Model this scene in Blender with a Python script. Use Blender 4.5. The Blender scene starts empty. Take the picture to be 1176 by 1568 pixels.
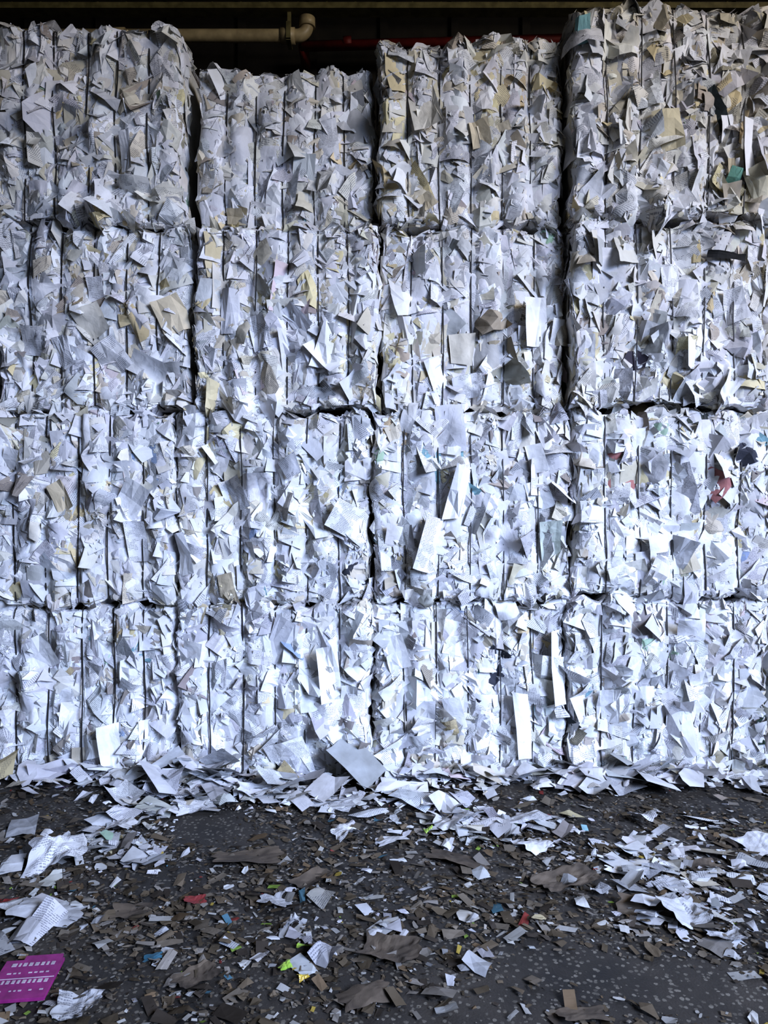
import bpy, math, random
import numpy as np
from mathutils import Vector
SEED=11
rng=np.random.default_rng(SEED); random.seed(SEED)
S=bpy.context.scene
PX=290.0; H=1.4; F=1132.0; D0=F/PX     # wall scale (display px 1176x1568)
def wx(px): return (px-588)/PX
def wz(py): return H+(784-py)/PX
def fl(px,py):
    d=F*H/(py-784.0); return ((px-588)*d/F, d-D0)

# ---------------------------------------------------------------- materials
def newmat(name):
    m=bpy.data.materials.new(name); m.use_nodes=True
    nt=m.node_tree; b=nt.nodes['Principled BSDF']; return m,nt,b
def N(nt,t,**k):
    n=nt.nodes.new(t)
    for a,v in k.items(): setattr(n,a,v)
    return n
def math_(nt,op,a,b=None,c=None):
    n=nt.nodes.new('ShaderNodeMath'); n.operation=op
    for i,v in enumerate((a,b,c)):
        if v is None: continue
        if isinstance(v,(int,float)): n.inputs[i].default_value=v
        else: nt.links.new(v,n.inputs[i])
    return n.outputs[0]

def paper_mat(name,bump=0.35,dirt=0.0):
    m,nt,b=newmat(name); L=nt.links.new
    at=N(nt,'ShaderNodeAttribute'); at.attribute_name='Col'
    uv=N(nt,'ShaderNodeUVMap'); uv.uv_map='UVMap'
    sep=N(nt,'ShaderNodeSeparateXYZ'); L(uv.outputs[0],sep.inputs[0])
    v=math_(nt,'FRACT',math_(nt,'MULTIPLY',sep.outputs[1],125.0))
    line=math_(nt,'LESS_THAN',v,0.45)
    nz=N(nt,'ShaderNodeTexNoise'); nz.inputs['Scale'].default_value=1.0
    cmb=N(nt,'ShaderNodeCombineXYZ')
    L(math_(nt,'MULTIPLY',sep.outputs[0],260.0),cmb.inputs[0])
    L(math_(nt,'FLOOR',math_(nt,'MULTIPLY',sep.outputs[1],125.0)),cmb.inputs[1])
    L(cmb.outputs[0],nz.inputs['Vector'])
    word=math_(nt,'GREATER_THAN',nz.outputs[0],0.46)
    n2=N(nt,'ShaderNodeTexNoise'); n2.inputs['Scale'].default_value=14.0
    L(uv.outputs[0],n2.inputs['Vector'])
    para=math_(nt,'GREATER_THAN',n2.outputs[0],0.48)
    ink=math_(nt,'MULTIPLY',math_(nt,'MULTIPLY',line,word),math_(nt,'MULTIPLY',para,at.outputs['Alpha']))
    ink=math_(nt,'MULTIPLY',ink,0.6)
    tc=N(nt,'ShaderNodeTexCoord')
    n3=N(nt,'ShaderNodeTexNoise'); n3.inputs['Scale'].default_value=6.0; n3.inputs['Detail'].default_value=5
    L(tc.outputs['Object'],n3.inputs['Vector'])
    rr=N(nt,'ShaderNodeValToRGB'); rr.color_ramp.elements[0].position=0.36; rr.color_ramp.elements[1].position=0.62
    rr.color_ramp.elements[0].color=(0.80-dirt,0.79-dirt,0.76-dirt,1); rr.color_ramp.elements[1].color=(1,1,1,1)
    L(n3.outputs[0],rr.inputs[0])
    mx=N(nt,'ShaderNodeMix',data_type='RGBA',blend_type='MULTIPLY'); mx.inputs[0].default_value=1
    L(at.outputs['Color'],mx.inputs[6]); L(rr.outputs[0],mx.inputs[7])
    mi=N(nt,'ShaderNodeMix',data_type='RGBA'); L(ink,mi.inputs[0]); L(mx.outputs[2],mi.inputs[6]); mi.inputs[7].default_value=(0.06,0.06,0.08,1)
    L(mi.outputs[2],b.inputs['Base Color'])
    b.inputs['Roughness'].default_value=0.9
    b.inputs['Specular IOR Level'].default_value=0.05
    vo=N(nt,'ShaderNodeTexVoronoi'); vo.inputs['Scale'].default_value=24; vo.inputs['Randomness'].default_value=1
    L(tc.outputs['Object'],vo.inputs['Vector'])
    n4=N(nt,'ShaderNodeTexNoise'); n4.inputs['Scale'].default_value=16; n4.inputs['Detail'].default_value=3; n4.inputs['Distortion'].default_value=1.2
    L(tc.outputs['Object'],n4.inputs['Vector'])
    s=math_(nt,'ADD',math_(nt,'MULTIPLY',vo.outputs['Distance'],0.6),n4.outputs[0])
    bp=N(nt,'ShaderNodeBump'); bp.inputs['Strength'].default_value=bump; bp.inputs['Distance'].default_value=0.012
    L(s,bp.inputs['Height']); L(bp.outputs[0],b.inputs['Normal'])
    return m
M_paper=paper_mat('bale_paper',0.32)
M_litter=paper_mat('litter_paper',0.2,0.1)
M_wire,nt,b=newmat('baling_wire'); b.inputs['Base Color'].default_value=(0.022,0.02,0.018,1); b.inputs['Metallic'].default_value=0.0; b.inputs['Roughness'].default_value=0.6

def noisy(name,c1,c2,scale=8,rough=0.7,metal=0.0,bump=0.2):
    m,nt,b=newmat(name); L=nt.links.new
    tc=N(nt,'ShaderNodeTexCoord'); n=N(nt,'ShaderNodeTexNoise'); n.inputs['Scale'].default_value=scale; n.inputs['Detail'].default_value=6
    L(tc.outputs['Object'],n.inputs['Vector'])
    r=N(nt,'ShaderNodeValToRGB'); r.color_ramp.elements[0].position=0.35; r.color_ramp.elements[1].position=0.68
    r.color_ramp.elements[0].color=(*c1,1); r.color_ramp.elements[1].color=(*c2,1)
    L(n.outputs[0],r.inputs[0]); L(r.outputs[0],b.inputs['Base Color'])
    bp=N(nt,'ShaderNodeBump'); bp.inputs['Strength'].default_value=bump; bp.inputs['Distance'].default_value=0.01
    L(n.outputs[0],bp.inputs['Height']); L(bp.outputs[0],b.inputs['Normal'])
    b.inputs['Roughness'].default_value=rough; b.inputs['Metallic'].default_value=metal
    return m
M_wall=noisy('dark_wall',(0.008,0.006,0.005),(0.02,0.016,0.012))
M_ceil=noisy('dark_ceiling',(0.015,0.014,0.01),(0.04,0.036,0.025))
M_beam=noisy('olive_steel',(0.08,0.07,0.026),(0.17,0.15,0.065),15,0.6)
M_pvc=noisy('cream_pipe',(0.32,0.26,0.15),(0.5,0.41,0.24),12,0.45)
M_red=noisy('red_pipe_paint',(0.12,0.008,0.006),(0.2,0.014,0.01),12,0.6)
M_mag=noisy('magenta_print',(0.20,0.018,0.12),(0.30,0.03,0.18),30,0.5)
M_magw=noisy('white_print',(0.4,0.33,0.38),(0.52,0.45,0.48),30,0.5)
M_card=noisy('brown_cardboard',(0.06,0.046,0.032),(0.14,0.108,0.074),10,0.85)
M_green=noisy('lime_plastic',(0.22,0.38,0.05),(0.4,0.52,0.1),20,0.3)
M_yel=noisy('yellow_plastic',(0.4,0.27,0.03),(0.5,0.4,0.07),20,0.3)
M_redp=noisy('red_paper',(0.17,0.025,0.025),(0.26,0.05,0.04),20,0.6)
M_blue=noisy('blue_plastic',(0.03,0.10,0.14),(0.05,0.16,0.22),20,0.4)

# floor
M_floor,nt,b=newmat('asphalt_floor'); L=nt.links.new
tc=N(nt,'ShaderNodeTexCoord')
n=N(nt,'ShaderNodeTexNoise'); n.inputs['Scale'].default_value=2.2; n.inputs['Detail'].default_value=8; n.inputs['Roughness'].default_value=0.65
L(tc.outputs['Object'],n.inputs['Vector'])
r=N(nt,'ShaderNodeValToRGB'); r.color_ramp.elements[0].position=0.35; r.color_ramp.elements[1].position=0.7
r.color_ramp.elements[0].color=(0.018,0.0165,0.014,1); r.color_ramp.elements[1].color=(0.062,0.052,0.040,1)
L(n.outputs[0],r.inputs[0])
vo=N(nt,'ShaderNodeTexVoronoi'); vo.inputs['Scale'].default_value=58
L(tc.outputs['Object'],vo.inputs['Vector'])
sp=N(nt,'ShaderNodeSeparateColor'); L(vo.outputs['Color'],sp.inputs[0])
nn=N(nt,'ShaderNodeTexNoise'); nn.inputs['Scale'].default_value=130; L(tc.outputs['Object'],nn.inputs['Vector'])
dd=math_(nt,'ADD',vo.outputs['Distance'],math_(nt,'MULTIPLY',nn.outputs[0],0.5))
st=math_(nt,'MULTIPLY',math_(nt,'GREATER_THAN',sp.outputs[0],0.4),math_(nt,'LESS_THAN',dd,0.62))
st=math_(nt,'MULTIPLY',st,math_(nt,'MULTIPLY_ADD',sp.outputs[1],0.6,0.25))
mx=N(nt,'ShaderNodeMix',data_type='RGBA'); L(st,mx.inputs[0]); L(r.outputs[0],mx.inputs[6]); mx.inputs[7].default_value=(0.20,0.182,0.145,1)
L(mx.outputs[2],b.inputs['Base Color'])
L(math_(nt,'MULTIPLY_ADD',n.outputs[0],0.6,0.35),b.inputs['Roughness'])
bp=N(nt,'ShaderNodeBump'); bp.inputs['Strength'].default_value=0.4; bp.inputs['Distance'].default_value=0.004
L(math_(nt,'ADD',nn.outputs[0],st),bp.inputs['Height']); L(bp.outputs[0],b.inputs['Normal'])

# ---------------------------------------------------------------- mesh helpers
def mesh_obj(name,V,T,mats,col=None,uv=None,matidx=None,smooth=None):
    me=bpy.data.meshes.new(name)
    V=np.asarray(V,dtype=np.float32); T=np.asarray(T,dtype=np.int32)
    nf=len(T)
    me.vertices.add(len(V)); me.vertices.foreach_set('co',V.ravel())
    me.loops.add(nf*3); me.loops.foreach_set('vertex_index',T.ravel())
    me.polygons.add(nf); me.polygons.foreach_set('loop_start',np.arange(0,nf*3,3,dtype=np.int32))
    try: me.polygons.foreach_set('loop_total',np.full(nf,3,dtype=np.int32))
    except Exception: pass
    if matidx is not None: me.polygons.foreach_set('material_index',np.asarray(matidx,dtype=np.int32))
    me.update(calc_edges=True)
    me.polygons.foreach_set('use_smooth',np.zeros(nf,dtype=bool) if smooth is None else np.asarray(smooth,dtype=bool))
    if col is not None:
        a=me.attributes.new('Col','FLOAT_COLOR','FACE'); a.data.foreach_set('color',np.asarray(col,dtype=np.float32).ravel())
    if uv is not None:
        u=me.uv_layers.new(name='UVMap'); u.data.foreach_set('uv',np.asarray(uv,dtype=np.float32)[T.ravel()].ravel())
    for m in mats: me.materials.append(m)
    me.validate()
    o=bpy.data.objects.new(name,me); S.collection.objects.link(o); return o

def cut(polys,n,c):
    out=[]
    for P in polys:
        d=[p[0]*n[0]+p[1]*n[1]-c for p in P]
        A=[];B=[]
        for i in range(len(P)):
            j=(i+1)%len(P)
            if d[i]>=0: A.append(P[i])
            if d[i]<=0: B.append(P[i])
            if d[i]*d[j]<0:
                t=d[i]/(d[i]-d[j]); q=(P[i][0]+t*(P[j][0]-P[i][0]),P[i][1]+t*(P[j][1]-P[i][1]))
                A.append(q);B.append(q)
        if len(A)>2: out.append(A)
        if len(B)>2: out.append(B)
    return out
def template(kind,nf,amp,ncut=2):
    R=random
    if kind=='rect': P=[(-.5,-.5),(.5,-.5),(.5,.5),(-.5,.5)]
    elif kind=='quad': P=[(-.5+R.uniform(0,.25),-.5+R.uniform(0,.2)),(.5-R.uniform(0,.25),-.5+R.uniform(0,.2)),(.5-R.uniform(0,.25),.5-R.uniform(0,.2)),(-.5+R.uniform(0,.25),.5-R.uniform(0,.2))]
    else:
        k=R.choice([4,5,6,7]); ang=sorted([2*math.pi*(i+R.uniform(-.3,.3))/k for i in range(k)])
        P=[(.5*math.cos(a)*R.uniform(.75,1.1),.5*math.sin(a)*R.uniform(.75,1.1)) for a in ang]
    polys=[P]; folds=[]
    for i in range(nf):
        a=R.uniform(0,math.pi); n=(math.cos(a),math.sin(a)); c=R.uniform(-.36,.36)
        polys=cut(polys,n,c); folds.append((n,c,R.uniform(-amp,amp)))
    for c in np.linspace(-.5,.5,ncut+2)[1:-1]: polys=cut(polys,(1,0),float(c))
    for c in ([0.0] if ncut<4 else [-.2,.2]): polys=cut(polys,(0,1),c)
    kb=R.uniform(-amp,amp)*1.2
    ka=R.uniform(0,math.pi)
    vs={};V=[];T=[]
    def vid(p):
        k=(round(p[0],4),round(p[1],4))
        if k not in vs:
            vs[k]=len(V)
            z=sum(s*abs(p[0]*n[0]+p[1]*n[1]-c) for n,c,s in folds)
            z+=kb*(p[0]*math.cos(ka)+p[1]*math.sin(ka))**2
            V.append((p[0],p[1],z))
        return vs[k]
    for P in polys:
        I=[vid(p) for p in P]
        I=[i for j,i in enumerate(I) if i!=I[j-1]]
        for j in range(1,len(I)-1): T.append((I[0],I[j],I[j+1]))
    V=np.array(V); V[:,2]-=V[:,2].mean()
    # plane fit removal keeps crumpled sheets lying on the face
    A=np.stack([V[:,0],V[:,1],np.ones(len(V))],1); cf=np.linalg.lstsq(A,V[:,2],rcond=None)[0]; V[:,2]-=A@cf
    return V,np.array(T)
TP=[]
for i in range(110):                       # small / medium pieces
    k=random.choices(['rect','quad','tear'],[3,4,3])[0]
    TP.append(template(k,random.choice([1,2,2,3,4]),random.choice([.12,.25,.45])))
NT=len(TP)
TPC=[template(random.choice(['rect','quad','quad','tear']),random.choice([4,5,6,7]),random.choice([.25,.35,.45]),2) for i in range(60)]  # crumpled whole sheets
TPF=[template('rect',random.choice([0,1,2]),.14,5) for i in range(14)]+[template('quad',2,.12,5) for i in range(10)]
TPX=[template(random.choice(['rect','quad']),random.choice([1,2,3]),.3,3) for i in range(16)]   # feature sheets
ALL=TP+TPC+TPF+TPX; NC=NT+len(TPC); NF_=NC+len(TPF); NA=len(ALL)

PAL=[((.84,.84,.84),42),((.74,.74,.75),20),((.58,.58,.585),10),((.78,.755,.68),15),((.68,.625,.50),7),((.46,.41,.33),2.0),
     ((.73,.65,.42),1.6),((.69,.58,.36),1.0),((.30,.50,.54),.15),((.36,.44,.60),.18),((.45,.6,.45),.15),((.5,.24,.2),.04),((.07,.07,.08),.15),((.70,.60,.60),.35),((.34,.31,.28),1.2)]
PC=np.array([p[0] for p in PAL])
PW0=np.array([p[1] for p in PAL],float)
def colors(n,warm,small=None):
    w=PW0.copy(); w[3:8]*=(0.22+2.0*warm); w/=w.sum()
    i=rng.choice(len(PC),n,p=w); c=PC[i]*rng.uniform(.84,1.05,(n,1))+rng.normal(0,.008,(n,3))
    al=(rng.random(n)<.33).astype(float)
    return np.concatenate([np.clip(c,0.02,.9),al[:,None]],1)

class Bale:
    def __init__(s,x1,x2,yt,yb,yf,warm=.5,flat=.2,rough=1.0,dens=1.0,name='paper_bale'):
        s.x0=(wx(x1)+wx(x2))/2; s.w=wx(x2)-wx(x1); s.z1=wz(yb); s.z2=wz(yt)
        s.h=s.z2-s.z1; s.zc=(s.z1+s.z2)/2; s.yf=yf; s.R=.032; s.D=.85
        s.warm=warm; s.flat=flat; s.rough=rough; s.dens=dens; s.feat=[]
        sp=s.w/6; s.wires=np.array([-s.w/2+sp*(k+1) for k in range(5)])+rng.uniform(-.010,.010,5)
        s.edges=np.concatenate([[-s.w/2-.02],s.wires,[s.w/2+.02]])
        s.ph=rng.uniform(0,6.28,12); s.fr=rng.uniform(3,11,12); s.bul=rng.uniform(.010,.024,6)
        nb=26
        s.bump=np.stack([rng.uniform(-s.w/2,s.w/2,nb),rng.uniform(-s.h/2,s.h/2,nb),rng.uniform(.03,.10,nb),rng.uniform(.04,.13,nb),rng.normal(-.004,.026,nb)*s.rough],1)
        s.px=x1,x2,yt,yb
    def arc(s,a,full):
        half=full/2-s.R; m=np.abs(a); sg=np.sign(a)
        ang=np.clip((m-half)/s.R,0,math.pi/2)
        X=np.minimum(m,half)+s.R*np.sin(ang); ex=np.maximum(m-half-s.R*math.pi/2,0)
        rec=s.R*(1-np.cos(ang))+ex
        return X*sg,rec,ang*sg
    def P(s,a,b,off):
        X,r1,a1=s.arc(a,s.w); Z,r2,a2=s.arc(b,s.h)
        tb=np.clip(np.abs(b)/(s.h/2),0,1)**4; ta=np.clip(np.abs(a)/(s.w/2),0,1)**4
        Zs=tb*(.012*np.sin(9*a+s.ph[9]+np.sign(b))+.009*np.sin(31*a+s.ph[10]))
        Xs=ta*(.010*np.sin(8*b+s.ph[11]+np.sign(a))+.008*np.sin(29*b+s.ph[8]))
        k=np.clip(np.searchsorted(s.edges,a)-1,0,5)
        e0=s.edges[k];e1=s.edges[k+1]; f=np.clip((a-e0)/(e1-e0),0,1)
        env=np.sqrt(np.abs(np.sin(math.pi*f)))
        pil=s.bul[k]*env
        pil=np.where(np.abs(a)>s.w/2,.012,pil)
        kk=k*1.7
        lum=.012*(np.sin(s.fr[0]*a+s.ph[0])*np.sin(s.fr[1]*b+s.ph[1])+np.sin(s.fr[2]*b*1.2+s.ph[2]+2*a))
        bel=np.clip(1-(2*a/s.w)**2,0,1)*np.clip(1-(2*b/s.h)**2,0,1); lum=lum+.018*np.sqrt(bel)-.008   # belly of the bale
        l2=.008*np.sin(s.fr[3]*2.2*b+s.ph[3]+kk*2.1)+.007*np.sin(s.fr[4]*4*b+s.ph[4]+kk*5.1+14*a)+.005*np.sin(s.fr[5]*6*b-17*a+kk)
        for g in s.bump: l2=l2+g[4]*np.exp(-((a-g[0])/g[2])**2-((b-g[1])/g[3])**2)
        lum=lum+env*l2
        side=(np.abs(a)>s.w/2-.02); vert=np.abs(b)>s.h/2-.01
        o=np.where(side,off*.6,off+lum); o=np.where(vert,o*.9,o)+pil-.03
        nx=np.sin(a1); nz=np.sin(a2); ny=-np.cos(a1)*np.cos(a2)
        l=np.sqrt(nx*nx+ny*ny+nz*nz)+1e-6
        y=s.yf+np.minimum(r1+r2,s.D)
        return np.stack([s.x0+X+Xs+nx/l*o, y+ny/l*o, s.zc+Z+Zs+nz/l*o],-1)
    def build(s,name):
        Vs=[];Ts=[];Cs=[];U=[];Mi=[];Sm=[];nv=0
        nu=90
        A=s.w/2+s.D; B=s.h/2+s.D
        def axis(full,Ex):
            return np.concatenate([np.linspace(-Ex,-full/2-.05,9)[:-1],np.linspace(-full/2-.05,full/2+.05,nu),np.linspace(full/2+.05,Ex,9)[1:]])
        a=axis(s.w,A);b_=axis(s.h,B); ga,gb=np.meshgrid(a,b_,indexing='ij')
        sites=np.stack([rng.uniform(-s.w/2-.1,s.w/2+.1,420),rng.uniform(-s.h/2-.1,s.h/2+.1,420)],1)
        tl=rng.normal(0,.3,(420,2)); hh=rng.normal(-.018,.009,420)
        p=np.stack([ga.ravel(),gb.ravel()],1)
        d=((p[:,None,:]-sites[None])**2); i=np.argmin(d[:,:,0]*1.5+d[:,:,1]*.8,1)
        off=hh[i]+(tl[i]*(p-sites[i])).sum(1); off=np.clip(off,-.045,.004)
        inside=(np.abs(p[:,0])<s.w/2+.05)&(np.abs(p[:,1])<s.h/2+.05); off=np.where(inside,off,-.01)
        V=s.P(p[:,0],p[:,1],off); na,nb=len(a),len(b_)
        I=np.arange(na*nb).reshape(na,nb)
        q=np.stack([I[:-1,:-1],I[1:,:-1],I[1:,1:],I[:-1,1:]],-1).reshape(-1,4)
        T=np.concatenate([q[:,[0,1,2]],q[:,[0,2,3]]])
        sc=colors(420,s.warm)*np.array([.8,.8,.8,0]); C=sc[i[T[:,0]]]  # body tone scaled down: crevice shade between sheets put into the colour
        Vs.append(V);Ts.append(T);Cs.append(C);U.append(p);Mi.append(np.zeros(len(T)));Sm.append(np.zeros(len(T)));nv+=len(V)
        yb=s.yf+s.D
        V=np.array([[s.x0-s.w/2,yb,s.z1],[s.x0+s.w/2,yb,s.z1],[s.x0+s.w/2,yb,s.z2],[s.x0-s.w/2,yb,s.z2]])
        T=np.array([[0,2,1],[0,3,2]])+nv
        Vs.append(V);Ts.append(T);Cs.append(np.tile([.6,.58,.52,0],(2,1)));U.append(V[:,[0,2]]);Mi.append(np.zeros(2));Sm.append(np.zeros(2));nv+=4
        # sheets
        n=int(2200*s.dens)
        u=rng.random(n); pb=.055+s.flat*.12
        big=u<pb; cr=(u>=pb)&(u<pb+.27); fine=u>.70
        sz=np.exp(rng.normal(math.log(.070),.5,n)); sz=np.clip(sz,.022,.18)
        W=sz*rng.uniform(.7,1.2,n); Hh=sz*rng.uniform(.9,1.8,n)
        W=np.where(fine,rng.uniform(.010,.032,n),W); Hh=np.where(fine,rng.uniform(.018,.065,n),Hh)
        W=np.where(cr,rng.uniform(.10,.22,n),W); Hh=np.where(cr,rng.uniform(.12,.28,n),Hh)
        W=np.where(big,rng.uniform(.13,.23,n),W); Hh=np.where(big,rng.uniform(.16,.36,n),Hh)
        a0=rng.uniform(-s.w/2-.16,s.w/2+.16,n); b0=rng.uniform(-s.h/2-.10,s.h/2+.12,n)
        # tightly compressed fine shards gather in clusters
        nk=16; kc=np.stack([rng.uniform(-s.w/2,s.w/2,nk),rng.uniform(-s.h/2,s.h/2,nk)],1); kc[:6,1]=np.sign(rng.random(6)-.5)*(s.h/2-.03)
        ki=rng.integers(0,nk,n)
        a0=np.where(fine,kc[ki,0]+rng.normal(0,.045,n),a0); b0=np.where(fine,kc[ki,1]+rng.normal(0,.075,n),b0)
        a0=np.clip(a0,-s.w/2-.16,s.w/2+.16); b0=np.clip(b0,-s.h/2-.1,s.h/2+.12)
        ed=(rng.random(n)<.065)&~big&~cr; ev=rng.random(n)<.7
        b0=np.where(ed&ev,np.sign(rng.random(n)-.5)*(s.h/2-rng.uniform(-.02,.05,n)),b0)
        a0=np.where(ed&ev,rng.uniform(-s.w/2,s.w/2,n),a0)
        a0=np.where(ed&~ev,np.sign(rng.random(n)-.5)*(s.w/2-rng.uniform(0,.06,n)),a0)
        rot=np.where(big,rng.normal(0,.12,n),rng.normal(0,.6,n))
        reg=.5+.5*np.sin(s.fr[6]*.9*a0+s.ph[6]+1.5*np.sin(s.fr[7]*.5*b0+s.ph[7]))*np.sin(s.fr[8]*.8*b0+s.ph[8])
        reg=.2+1.35*reg
        tsd=.21*s.rough*reg
        t1=rng.normal(0,1,n)*tsd;t2=rng.normal(0,.9,n)*tsd
        t1=np.where(fine,rng.normal(0,.9,n),t1); t2=np.where(fine,rng.normal(0,.4,n),t2)
        st=((rng.random(n)<.04*s.rough*reg**1.6)&~big&~fine)
        t1=np.where(st,rng.normal(0,.6,n),t1);t2=np.where(st,rng.normal(.1,.6,n),t2)
        t1=np.where(ed,rng.normal(0,.45,n),t1);t2=np.where(ed,rng.normal(0,.45,n),t2)
        t1=np.where(big,t1*.3,t1);t2=np.where(big,t2*.3,t2)
        t1=np.where(cr,t1*.8,t1);t2=np.where(cr,t2*.8,t2)
        base=rng.uniform(-.012,.008,n); base=np.where(big,rng.uniform(-.004,.009,n),base)
        base=np.where(cr,rng.uniform(-.004,.012,n),base)
        base=np.where(fine,rng.uniform(.0,.016,n),base)
        base=np.where(st,rng.uniform(.005,.036,n),base); base=np.where(ed,rng.uniform(0,.024,n),base)
        W=np.where(ed,np.clip(W,.025,.10),W); Hh=np.where(ed,np.clip(Hh,.03,.12),Hh)
        md=rng.random(n); clampf=(md<.36)&~ed; under=((md>=.36)&((md<.96)|big|fine))&~ed
        tp=np.where(big,rng.integers(NC,NF_,n),np.where(cr,rng.integers(NT,NC,n),rng.integers(0,NT,n)))
        col=colors(n,s.warm)
        if len(s.feat):
            f=np.array([x[:7] for x in s.feat],float); m=len(f)
            a0=np.append(a0,f[:,0]);b0=np.append(b0,f[:,1]);W=np.append(W,f[:,2]);Hh=np.append(Hh,f[:,3]);rot=np.append(rot,f[:,4])
            t1=np.append(t1,f[:,5]);t2=np.append(t2,f[:,6]);base=np.append(base,[x[8]*1.3 for x in s.feat])
            flt=np.array([x[8]<.02 for x in s.feat])
            clampf=np.append(clampf,np.zeros(m,bool)); under=np.append(under,flt); tp=np.append(tp,np.where(flt,rng.integers(NC,NC+14,m),rng.integers(NF_,NA,m)))
            col=np.concatenate([col,np.array([x[7] for x in s.feat])])
        for ti in range(NA):
            ix=np.where(tp==ti)[0]
            if not len(ix): continue
            TV,TT=ALL[ti]
            la=TV[None,:,0]*W[ix,None]; lb=TV[None,:,1]*Hh[ix,None]; lc=TV[None,:,2]*np.minimum(W,Hh)[ix,None]
            c=np.cos(rot[ix])[:,None];sn=np.sin(rot[ix])[:,None]
            ra=(la*c-lb*sn); rb=(la*sn+lb*c)
            T1=t1[ix][:,None];T2=t2[ix][:,None]
            off=base[ix][:,None]+ra*T1+rb*T2+lc
            ra=ra/np.sqrt(1+T1**2); rb=rb/np.sqrt(1+T2**2); off=off/np.sqrt(1+.5*(T1**2+T2**2))
            aa=a0[ix][:,None]+ra; bb=b0[ix][:,None]+rb
            k=np.clip(np.searchsorted(s.edges,a0[ix])-1,0,5)
            lo=s.edges[k][:,None]+.003;hi=s.edges[k+1][:,None]-.003
            lo=np.where((k==0)[:,None],-9,lo);hi=np.where((k==5)[:,None],9,hi)
            cl=clampf[ix][:,None]; un=under[ix][:,None]
            aa=np.where(cl,np.clip(aa,lo,hi),aa)
            dist=np.abs(aa[:,:,None]-s.wires[None,None,:]).min(-1)
            off=np.where((cl|un)&(off>0),off*np.clip((dist-.005)/.033,0,1),off)
            off=np.clip(off,-.05,.11)
            V=s.P(aa,bb,off).reshape(-1,3)
            m=len(TV); T=(TT[None]+(np.arange(len(ix))*m)[:,None,None]).reshape(-1,3)+nv
            Vs.append(V);Ts.append(T);Cs.append(np.repeat(col[ix],len(TT),0));Mi.append(np.zeros(len(T)));Sm.append(np.full(len(T),(NC<=ti<NF_) or ti%3==0))
            uvr=np.stack([la+a0[ix][:,None]*3.1,lb+b0[ix][:,None]*2.3],-1).reshape(-1,2)
            U.append(uvr);nv+=len(V)
        # wires
        for wv in s.wires:
            tt=np.linspace(-s.h/2-.1,s.h/2+.1,60); jit=.004*np.sin(tt*6+rng.uniform(0,6))
            ring=[]
            for (da,do) in ((-.0026,.014),(.0026,.014),(.0026,.020),(-.0026,.020)):
                ring.append(s.P(np.full(60,wv),tt,np.full(60,do))+np.stack([jit+da,jit*0,jit*0],-1))
            V=np.stack(ring,1).reshape(-1,3); T=[]
            for i in range(59):
                for j in range(4):
                    p0=i*4+j;p1=i*4+(j+1)%4
                    T+=[(p0,p1,p1+4),(p0,p1+4,p0+4)]
            T=np.array(T)+nv
            Vs.append(V);Ts.append(T);Cs.append(np.tile([.05,.05,.05,0],(len(T),1)));U.append(V[:,:2]);Mi.append(np.ones(len(T)));Sm.append(np.zeros(len(T)));nv+=len(V)
        V=np.concatenate(Vs); V[:,2]=np.maximum(V[:,2],.002)
        o=mesh_obj(name,V,np.concatenate(Ts),[M_paper,M_wire],np.concatenate(Cs),np.concatenate(U),np.concatenate(Mi),np.concatenate(Sm))
        return o

B=[]
rows=[
 [(-305,-14,40,341,.02,.6,.2,1,.4),(-12,275,40,341,.0,.65,.25,1.1,1),(293,571,80,341,.12,.5,2.8,.6,.9),(579,863,52,341,.03,.65,.8,1,1),(871,1180,20,341,-.08,.8,.2,1.25,1.1),(1184,1480,30,340,.05,.6,.2,1,.4)],
 [(-305,-14,342,626,.02,.5,.2,1,.4),(-10,287,341,628,.03,.45,.3,1.2,1),(296,581,341,628,.0,.6,.6,.95,1),(583,870,341,628,.06,.45,1.5,.9,1),(872,1168,341,625,-.05,.45,.5,1.15,1),(1186,1480,341,624,.14,.6,.2,1,.4)],
 [(-330,-32,629,926,.02,.3,.2,1,.4),(-30,265,627,928,.0,.3,.35,1.05,1),(266,568,627,926,.03,.25,.4,1.25,1.05),(570,876,627,922,.01,.18,.6,1.15,1),(877,1180,625,918,-.02,.12,1.8,.9,1),(1184,1480,627,918,.02,.2,.2,1,.4)],
 [(-330,-34,928,1190,.02,.1,.2,1,.4),(-28,268,928,1192,.03,.08,.6,1.05,.95),(269,570,926,1192,.0,.08,.8,1.05,.95),(571,868,921,1192,.03,.08,.7,1.15,.95),(869,1176,916,1192,-.01,.08,.7,1.2,.95),(1182,1480,920,1190,.02,.2,.2,1,.4)]]
for r in rows:
    for q in r:
        B.append(Bale(*q))
WH=(.87,.87,.87,0);WT=(.85,.85,.86,1);CR=(.77,.73,.63,0);GR=(.52,.515,.50,0);LG=(.70,.70,.72,0);YC=(.70,.61,.44,0)
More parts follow.
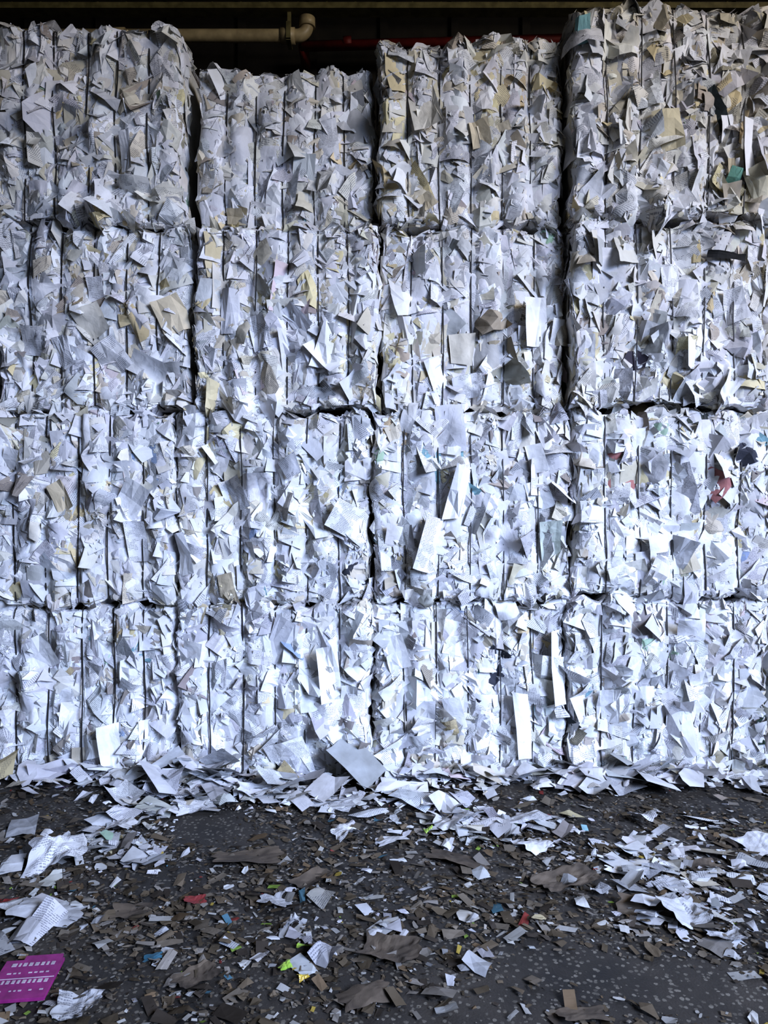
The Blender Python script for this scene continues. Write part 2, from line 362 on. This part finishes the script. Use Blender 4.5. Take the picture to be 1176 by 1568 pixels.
# px,py,w,h,rot,tiltx,tilty,col,base
FE=[(650,165,55,80,.25,.25,-.35,CR,.035),(703,187,58,62,.05,.02,.05,GR,.02),(196,235,26,62,.1,.5,.1,WH,.04),(225,562,58,34,-.5,.2,.5,WH,.04),
(145,440,38,40,.1,.3,.3,WT,.03),(140,492,58,50,.5,.2,.3,CR,.035),(45,520,34,40,-.1,.1,.2,WT,.03),(97,540,34,55,.3,.2,.3,WT,.03),(355,480,40,72,0,.05,.1,LG,.02),
(500,530,45,85,-.35,-.3,.1,WH,.03),(822,492,36,66,.1,-.5,.2,WH,.05),(706,530,50,62,.1,.05,-.1,CR,.03),(752,455,48,220,0,0,0,GR,.012),(652,420,44,150,0,0,0,LG,.008),
(700,752,38,105,-.25,-.15,.1,WH,.05),(655,832,26,78,-.3,-.4,.2,WT,.05),(205,765,40,52,-.6,.3,.3,WH,.04),(212,826,44,70,.1,.15,.2,WT,.04),(357,757,34,50,.35,.2,.4,WT,.045),
(440,668,40,26,.6,.5,.2,WH,.05),(443,715,42,40,.6,.4,.1,WT,.045),(535,797,56,44,-.5,-.3,.3,WT,.05),(1062,700,46,110,0,.03,.02,LG,.015),(905,800,42,170,0,0,0,LG,.01),(1108,690,44,110,0,0,0,LG,.01),
(856,1022,24,100,0,-.7,.0,WH,.05),(800,1112,32,105,.1,-.4,.0,WH,.04),(172,1146,30,72,.1,-.6,.1,WH,.05),(445,1160,56,60,.3,.1,.3,WT,.035),(1052,962,52,40,.1,.2,.5,WH,.045),
(1131,238,24,92,.05,-.5,.1,WH,.05),(1044,545,24,62,.15,-.6,.1,WH,.04),(775,925,30,42,.3,.3,.3,WH,.05),(288,655,34,60,-.1,.4,.2,WH,.04),(20,700,34,36,-.3,.3,.3,WH,.04),
(170,545,40,50,.6,.2,.4,WT,.03),(455,490,34,50,.7,.4,.3,LG,.03),(1000,840,44,60,.2,-.3,.4,WH,.03),(1065,1035,40,30,.4,-.2,.5,WH,.04),(625,640,30,50,-.3,.4,.3,WH,.04),(690,660,40,60,.1,.2,.2,LG,.03),
(295,1000,40,50,-.2,.3,.3,WH,.03),(505,1030,30,80,.1,-.4,.2,WH,.04),(430,985,44,90,-.3,.1,.2,LG,.02),(90,1110,44,80,0,.05,0,LG,.012),(40,1110,50,90,0,.03,.05,LG,.015),
(1040,1120,60,90,.1,.1,.1,LG,.02),(695,1090,40,60,.3,.3,.3,WH,.03),(645,1110,40,70,0,.2,.1,LG,.02),(400,200,46,150,0,0,0,LG,.01),(312,250,40,140,0,.02,0,LG,.012),(548,250,44,200,0,0,0,GR,.01),
(450,140,46,90,0,0,0,LG,.01),(362,210,36,60,.05,.1,.1,LG,.015),(355,320,36,24,0,.1,.3,YC,.02),(1150,290,50,50,.5,.1,.3,(.76,.72,.56,0),.04),(1010,215,40,50,.2,.1,.2,(.64,.57,.39,0),.03),
(885,62,18,40,.1,.2,.2,(.35,.62,.65,0),.03),(95,760,34,50,.5,.2,.2,YC,.03),(262,482,40,50,.4,.1,.2,YC,.03),(348,905,24,50,.2,.4,.2,YC,.04),(60,812,24,36,-.1,.2,.2,CR,.04),(1098,402,50,10,-.15,.1,.1,(.04,.04,.04,0),.045),
(1112,282,20,30,-.3,.2,.2,(.25,.5,.4,0),.03),(735,205,26,36,.2,.2,.2,YC,.03),(655,305,30,24,.6,.3,.3,YC,.03),(715,590,36,34,.2,.2,.3,WT,.03),(1168,440,10,60,0,.2,.1,WH,.03),
(400,510,38,50,.2,.2,.2,WT,.03),(605,1000,34,50,.3,.2,.3,WH,.035),(930,1080,40,60,.1,.2,.2,WH,.03),(60,1000,44,50,.4,.2,.3,WH,.035),(270,850,40,60,.2,.3,.2,WH,.035),(1120,470,40,50,.3,.2,.3,WT,.03),(930,420,40,60,0,.1,.1,LG,.02),(820,700,36,50,.3,.3,.3,WH,.035),
(1110,275,14,40,.2,.3,.3,YC,.03),(1020,440,38,60,.1,.1,.2,WT,.025),(845,830,30,60,.1,.2,.2,(.68,.74,.66,0),.02),(410,240,40,60,0,0,0,LG,.012),(500,200,30,60,.1,.3,.1,WT,.02)]
for f in FE:
    for b in B:
        x1,x2,yt,yb=b.px
        if x1<=f[0]<=x2 and yt<=f[1]<=yb:
            b.feat.append((wx(f[0])-b.x0, wz(f[1])-b.zc, f[2]/PX*1.1,f[3]/PX*1.1,f[4],f[5],f[6],f[7],f[8])); break
for b in B: b.build('paper_bale')

# ---------------------------------------------------------------- litter
def litter(name,P,W,Hh,col,flatlim,zrange,tsd,crum=.0):
    n=len(P); Vs=[];Ts=[];Cs=[];U=[];nv=0
    tp=np.where(rng.random(n)<crum,rng.integers(NT,NC,n),rng.integers(0,NT,n))
    rot=rng.uniform(0,6.28,n); t1=rng.normal(0,1,n)*tsd;t2=rng.normal(0,1,n)*tsd
    for ti in range(NC):
        ix=np.where(tp==ti)[0]
        if not len(ix): continue
        TV,TT=ALL[ti]
        la=TV[None,:,0]*W[ix,None]; lb=TV[None,:,1]*Hh[ix,None]; lc=TV[None,:,2]*np.minimum(W,Hh)[ix,None]*flatlim
        c=np.cos(rot[ix])[:,None];sn=np.sin(rot[ix])[:,None]
        x=la*c-lb*sn;y=la*sn+lb*c
        z=lc+x*t1[ix][:,None]+y*t2[ix][:,None]
        z=z-z.min(1,keepdims=True)+zrange[ix][:,None]+.001
        V=np.stack([x+P[ix,0][:,None],y+P[ix,1][:,None],z],-1).reshape(-1,3)
        m=len(TV);T=(TT[None]+(np.arange(len(ix))*m)[:,None,None]).reshape(-1,3)+nv
        Vs.append(V);Ts.append(T);Cs.append(np.repeat(col[ix],len(TT),0));U.append(np.stack([la,lb],-1).reshape(-1,2));nv+=len(V)
    return mesh_obj(name,np.concatenate(Vs),np.concatenate(Ts),[M_litter],np.concatenate(Cs),np.concatenate(U))
def gsum(P,blobs):
    r=np.zeros(len(P))
    for (px,py,sx,sy,a) in blobs:
        x,y=fl(px,py); r+=a*np.exp(-((P[:,0]-x)/sx)**2-((P[:,1]-y)/sy)**2)
    return r
def lumpy(P):
    return .5+.25*(np.sin(P[:,0]*5.1+1.2+2*np.sin(P[:,1]*4))+np.sin(P[:,1]*9+P[:,0]*3.3))+.0
c=np.stack([rng.uniform(-2.6,2.6,80000),rng.uniform(-2.3,.0,80000)],1)
w=np.exp(-((c[:,1]+.05)/.11)**2)*1.2
w+=gsum(c,[(215,1260,.20,.28,1.1),(300,1212,.42,.12,1.5),(760,1270,.32,.18,.9),(1040,1330,.40,.24,.75),(480,1222,.35,.11,1.0),(70,1320,.15,.14,.5),(1090,1390,.25,.18,.5),(70,1400,.16,.12,.5),(440,1420,.12,.15,.35),(600,1230,.5,.12,.6),(540,1440,.25,.2,.2),(200,1310,.18,.16,.8),(900,1200,.8,.06,.6)])
w+=.03
w*=(.3+1.0*lumpy(c)); w-=gsum(c,[(310,1278,.16,.12,.9),(40,1250,.3,.08,.4),(520,1300,.2,.1,.2)])
keep=rng.random(len(c))<np.clip(w*.20,0,1); P=c[keep]; n=len(P)
near=np.exp(-((P[:,1]+.08)/.28)**2)
sz=np.exp(rng.normal(math.log(.029),.75,n)); sz=np.clip(sz,.007,.13)*(.85+.5*near)
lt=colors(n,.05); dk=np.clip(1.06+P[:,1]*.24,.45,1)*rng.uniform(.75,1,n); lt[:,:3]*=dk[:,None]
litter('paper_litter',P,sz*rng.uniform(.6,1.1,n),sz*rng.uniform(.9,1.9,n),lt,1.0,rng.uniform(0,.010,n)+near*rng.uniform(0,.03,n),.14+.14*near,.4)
c=np.stack([rng.uniform(-2.4,2.4,150000),rng.uniform(-2.4,-.10,150000)],1)
w=np.clip((-.06-c[:,1])/.8,0,1)*.7+.10
w*=(.25+1.0*lumpy(c*1.3+.7))
w-=gsum(c,[(300,1275,.2,.14,.5),(880,1540,.40,.22,.62),(1100,1480,.25,.15,.35),(760,1500,.2,.2,.35),(60,1260,.25,.1,.4),(330,1245,.25,.05,.3)])
keep=rng.random(len(c))<np.clip(w*.33,0,1); P=c[keep]; n=len(P)
sz=np.clip(np.exp(rng.normal(math.log(.0108),.7,n)),.004,.05)
BP=np.array([(.11,.088,.06),(.155,.123,.085),(.07,.058,.046),(.20,.17,.13),(.28,.255,.22),(.45,.44,.41),(.20,.145,.09),(.25,.06,.05),(.10,.2,.25),(.22,.32,.07),(.42,.32,.08)])
bw=np.array([24,19,20,14,11,11,4,.4,.35,.35,.3]);bw/=bw.sum()
cc=BP[rng.choice(len(BP),n,p=bw)]*rng.uniform(.65,1.1,(n,1)); cc=np.concatenate([cc,np.zeros((n,1))],1)
litter('cardboard_litter',P,sz*rng.uniform(.6,1.1,n),sz*rng.uniform(.9,2.2,n),cc,.9,rng.uniform(0,.004,n),.14)

def crumple(name,px,py,w,d,rot,mat,hgt=.03,col=(.85,.85,.87,1),seed=0,nf=9):
    r=random.Random(seed); nx=26
    a=np.linspace(-.5,.5,nx); ga,gb=np.meshgrid(a,a,indexing='ij'); z=np.zeros_like(ga)
    for i in range(nf):
        t=r.uniform(0,math.pi); cc=r.uniform(-.4,.4); z+=r.uniform(-1,1)*np.abs(ga*math.cos(t)+gb*math.sin(t)-cc)
    for i in range(4):
        t=r.uniform(0,math.pi); f=r.uniform(2,5); u=(ga*math.cos(t)+gb*math.sin(t))*f+r.random()+.3*np.sin(ga*7+i); z+=.12*np.abs(u%1-.5)
    z=(z-z.min())/(z.max()-z.min())
    th=np.arctan2(gb,ga); edge=1+.08*np.sin(th*5+seed)+.05*np.sin(th*9+seed*3)
    x=ga*w*edge*(1-.12*z); y=gb*d*edge*(1-.1*z); z=z*hgt
    cx,cy=fl(px,py); X=cx+x*math.cos(rot)-y*math.sin(rot); Y=cy+x*math.sin(rot)+y*math.cos(rot)
    I=np.arange(nx*nx).reshape(nx,nx); q=np.stack([I[:-1,:-1],I[1:,:-1],I[1:,1:],I[:-1,1:]],-1).reshape(-1,4)
    T=np.concatenate([q[:,[0,1,2]],q[:,[0,2,3]]])
    V=np.stack([X.ravel(),Y.ravel(),z.ravel()+.004],1)
    return mesh_obj(name,V,T,[mat],np.tile(col,(len(T),1)),np.stack([x.ravel(),y.ravel()],1))
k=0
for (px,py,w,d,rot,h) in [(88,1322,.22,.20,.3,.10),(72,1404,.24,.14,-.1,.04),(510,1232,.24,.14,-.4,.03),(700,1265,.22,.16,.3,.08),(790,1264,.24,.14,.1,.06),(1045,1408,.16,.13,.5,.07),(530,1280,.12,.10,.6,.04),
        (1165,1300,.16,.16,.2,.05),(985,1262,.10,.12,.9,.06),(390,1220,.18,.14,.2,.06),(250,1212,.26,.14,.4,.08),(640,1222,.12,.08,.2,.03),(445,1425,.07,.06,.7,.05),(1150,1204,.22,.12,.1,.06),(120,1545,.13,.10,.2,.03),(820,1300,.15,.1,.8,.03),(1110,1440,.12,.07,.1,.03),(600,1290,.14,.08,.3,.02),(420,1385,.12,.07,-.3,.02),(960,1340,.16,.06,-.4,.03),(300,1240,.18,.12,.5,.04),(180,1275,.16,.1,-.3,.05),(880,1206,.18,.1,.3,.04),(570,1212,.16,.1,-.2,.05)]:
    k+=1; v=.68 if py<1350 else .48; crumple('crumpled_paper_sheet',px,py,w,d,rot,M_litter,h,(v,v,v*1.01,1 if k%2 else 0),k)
for (px,py,w,d,rot,h) in [(378,1318,.28,.15,.1,.03),(868,1352,.28,.14,.5,.03),(600,1462,.2,.14,-.3,.03),(700,1320,.26,.10,-.5,.02),(985,1395,.18,.1,-.2,.03),(890,1560,.14,.08,.1,.02),(560,1530,.16,.1,.4,.02),(300,1500,.14,.1,.8,.02),(480,1350,.18,.1,.9,.02),(1080,1330,.14,.09,.3,.02),(200,1400,.14,.1,.2,.02)]:
    k+=1; crumple('cardboard_scrap',px,py,w,d,rot,M_card,h,(1,1,1,0),k,5)
crumple('red_paper_scrap',298,1382,.08,.05,.1,M_redp,.015,(1,1,1,0),91)
crumple('red_paper_scrap',8,1385,.08,.05,.1,M_redp,.015,(1,1,1,0),92)
crumple('green_plastic_wrapper',466,1454,.05,.03,.1,M_green,.02,(1,1,1,0),93)
crumple('green_plastic_wrapper',436,1487,.04,.04,.5,M_green,.025,(1,1,1,0),94)
crumple('green_plastic_wrapper',655,1278,.04,.04,.5,M_green,.04,(1,1,1,0),96)
crumple('yellow_plastic_wrapper',464,1502,.035,.03,.5,M_yel,.02,(1,1,1,0),95)
crumple('blue_plastic_scrap',235,1470,.06,.035,.3,M_blue,.01,(1,1,1,0),97)

# ---------------------------------------------------------------- generic builders
import bmesh
def boxes(name,L,mats,loc=(0,0,0),rotz=0,bev=0.0):
    bm=bmesh.new()
    for (cx,cy,cz,sx,sy,sz,mi) in L:
        r=bmesh.ops.create_cube(bm,size=1.0)
        for v in r['verts']: v.co=Vector((v.co.x*sx+cx,v.co.y*sy+cy,v.co.z*sz+cz))
        for f in {f for v in r['verts'] for f in v.link_faces}: f.material_index=mi
    me=bpy.data.meshes.new(name); bm.to_mesh(me); bm.free()
    for m in mats: me.materials.append(m)
    o=bpy.data.objects.new(name,me); S.collection.objects.link(o); o.location=loc; o.rotation_euler[2]=rotz
    if bev: md=o.modifiers.new('b','BEVEL'); md.width=bev; md.segments=2
    return o
def tube(bm,pts,rad,seg=20,mi=0):
    rings=[]
    pts=[Vector(p) for p in pts]
    if isinstance(rad,(int,float)): rad=[rad]*len(pts)
    for i,p in enumerate(pts):
        t=(pts[min(i+1,len(pts)-1)]-pts[max(i-1,0)]).normalized()
        u=t.orthogonal() if abs(t.y)>.9 else t.cross(Vector((0,1,0))); u.normalize(); v=t.cross(u)
        rings.append([bm.verts.new(p+(u*math.cos(2*math.pi*j/seg)+v*math.sin(2*math.pi*j/seg))*rad[i]) for j in range(seg)])
    for a,b in zip(rings,rings[1:]):
        for j in range(seg):
            f=bm.faces.new((a[j],a[(j+1)%seg],b[(j+1)%seg],b[j])); f.smooth=True; f.material_index=mi
    for r_ in (rings[0],rings[-1]): bm.faces.new(r_).material_index=mi
def bmobj(name,bm,mats):
    bmesh.ops.recalc_face_normals(bm,faces=bm.faces)
    me=bpy.data.meshes.new(name); bm.to_mesh(me); bm.free()
    for m in mats: me.materials.append(m)
    o=bpy.data.objects.new(name,me); S.collection.objects.link(o); return o

cx,cy=fl(38,1510)
L_=[(0,0,.006,.17,.19,.010,0),(.02,.103,.006,.11,.03,.008,0),(-.06,-.103,.005,.05,.03,.008,0),(0,.0,.0115,.165,.003,.002,1)]
for r_ in range(4):
    xx=-.06
    while xx<.06:
        w_=random.uniform(.006,.014); 
        if r_ in(0,2) or random.random()<.7: L_.append((xx+w_/2,.068-.042*r_,.0118,w_,.016 if r_%2==0 else .006,.0016,1))
        xx+=w_+.006
boxes('magenta_carton',L_,[M_mag,M_magw],(cx,cy,.012),.12,.002)

boxes('floor',[(0,-2.5,-.1,9.4,9,.2,0)],[M_floor])
boxes('wall_back',[(0,1.95,2.7,9.4,.2,5.4,0)]+[(x,1.83,2.7,.06,.04,5.4,0) for x in np.arange(-4.4,4.5,.55)],[M_wall])
boxes('wall_left',[(-4.6,-2.5,2.7,.2,8.7,5.4,0)],[M_wall])
boxes('ceiling',[(0,-2.5,5.5,9.4,9,.2,0)],[M_ceil])
Y=1.25; sc=F/(D0+Y)
def bx(px): return (px-588)/sc
def bz(py): return H+(784-py)/sc
L_=[(0,Y,bz(15),9.0,.10,.04,0),(0,Y,bz(-50),9.0,.10,.05,0)]
for i in range(46):
    L_.append((-4.4+i*.2,Y+.02,bz(-18),.012,.012,.29,0))
L_.append((0,Y,bz(-2),9.0,.02,.02,0))
boxes('steel_lattice_beam',L_,[M_beam])
bm=bmesh.new()
zp=bz(55); r0=.043
pts=[(-4.3,Y,zp),(bx(455),Y,zp)]
for i in range(1,9):
    a=math.pi/2*i/8; pts.append((bx(455)+.07*math.sin(a),Y,zp+.07*(1-math.cos(a))))
pts.append((bx(455)+.07,Y,zp+.11))
tube(bm,pts,r0)
e=bx(455)+.07
tube(bm,[(e,Y,zp+.055),(e,Y,zp+.12)],.056)
tube(bm,[(bx(452),Y,zp),(bx(430),Y,zp)],.052)
tube(bm,[(-1.9,Y,zp),(-1.8,Y,zp)],.052)
bmobj('drain_pipe',bm,[M_pvc])
boxes('pipe_hanger',[(bx(443),Y,(zp+bz(14))/2+.02,.025,.02,bz(14)-zp+.0,0),(bx(443),Y-.055,zp,.03,.01,.13,0),(bx(443),Y,zp-.055,.03,.12,.01,0)],[M_beam])
bm=bmesh.new()
Y2=1.55; s2=F/(D0+Y2)
tube(bm,[((462-588)/s2,Y2,H+(784-71)/s2),((870-588)/s2,Y2,H+(784-60)/s2),(4.4,Y2,H+(784-54)/s2)],.036)
for xx in (-.3,.55,1.3): tube(bm,[(xx,Y2,H+(784-66)/s2),(xx+.06,Y2,H+(784-65)/s2)],.044)
tube(bm,[((464-588)/s2,Y2,H+(784-71)/s2),((464-588)/s2,1.79,H+(784-71)/s2)],.036)
bmobj('red_sprinkler_pipe',bm,[M_red])

# ---------------------------------------------------------------- light
def area(name,loc,tgt,sx,sy,en,col,spread=180):
    l=bpy.data.lights.new(name,'AREA'); l.shape='RECTANGLE'; l.size=sx; l.size_y=sy; l.energy=en; l.color=col; l.spread=math.radians(spread)
    o=bpy.data.objects.new(name,l); S.collection.objects.link(o); o.location=loc
    o.rotation_euler=(Vector(tgt)-Vector(loc)).to_track_quat('-Z','Y').to_euler()
area('skylight_door',(5.0,-6.3,3.6),(-1.0,0,-.6),3.4,2.6,192,(.50,.635,1.0),62)
area('warm_roof_light',(5.0,-4.9,5.0),(-1.2,0,3.0),2.4,1.6,128,(1.0,.88,.72),130)
w=bpy.data.worlds.new('World'); S.world=w; w.use_nodes=True
w.node_tree.nodes['Background'].inputs[0].default_value=(.80,.86,1,1); w.node_tree.nodes['Background'].inputs[1].default_value=.085
S.view_settings.view_transform='Standard'
try: S.view_settings.look='Medium High Contrast'
except Exception as e: print('look',e)
cam=bpy.data.cameras.new('camera'); co=bpy.data.objects.new('camera',cam); S.collection.objects.link(co)
co.location=(0,-D0,H); co.rotation_euler=(math.pi/2,0,0)
cam.sensor_fit='VERTICAL'; cam.sensor_height=36; cam.lens=36*F/1568; cam.clip_start=.05
S.camera=co
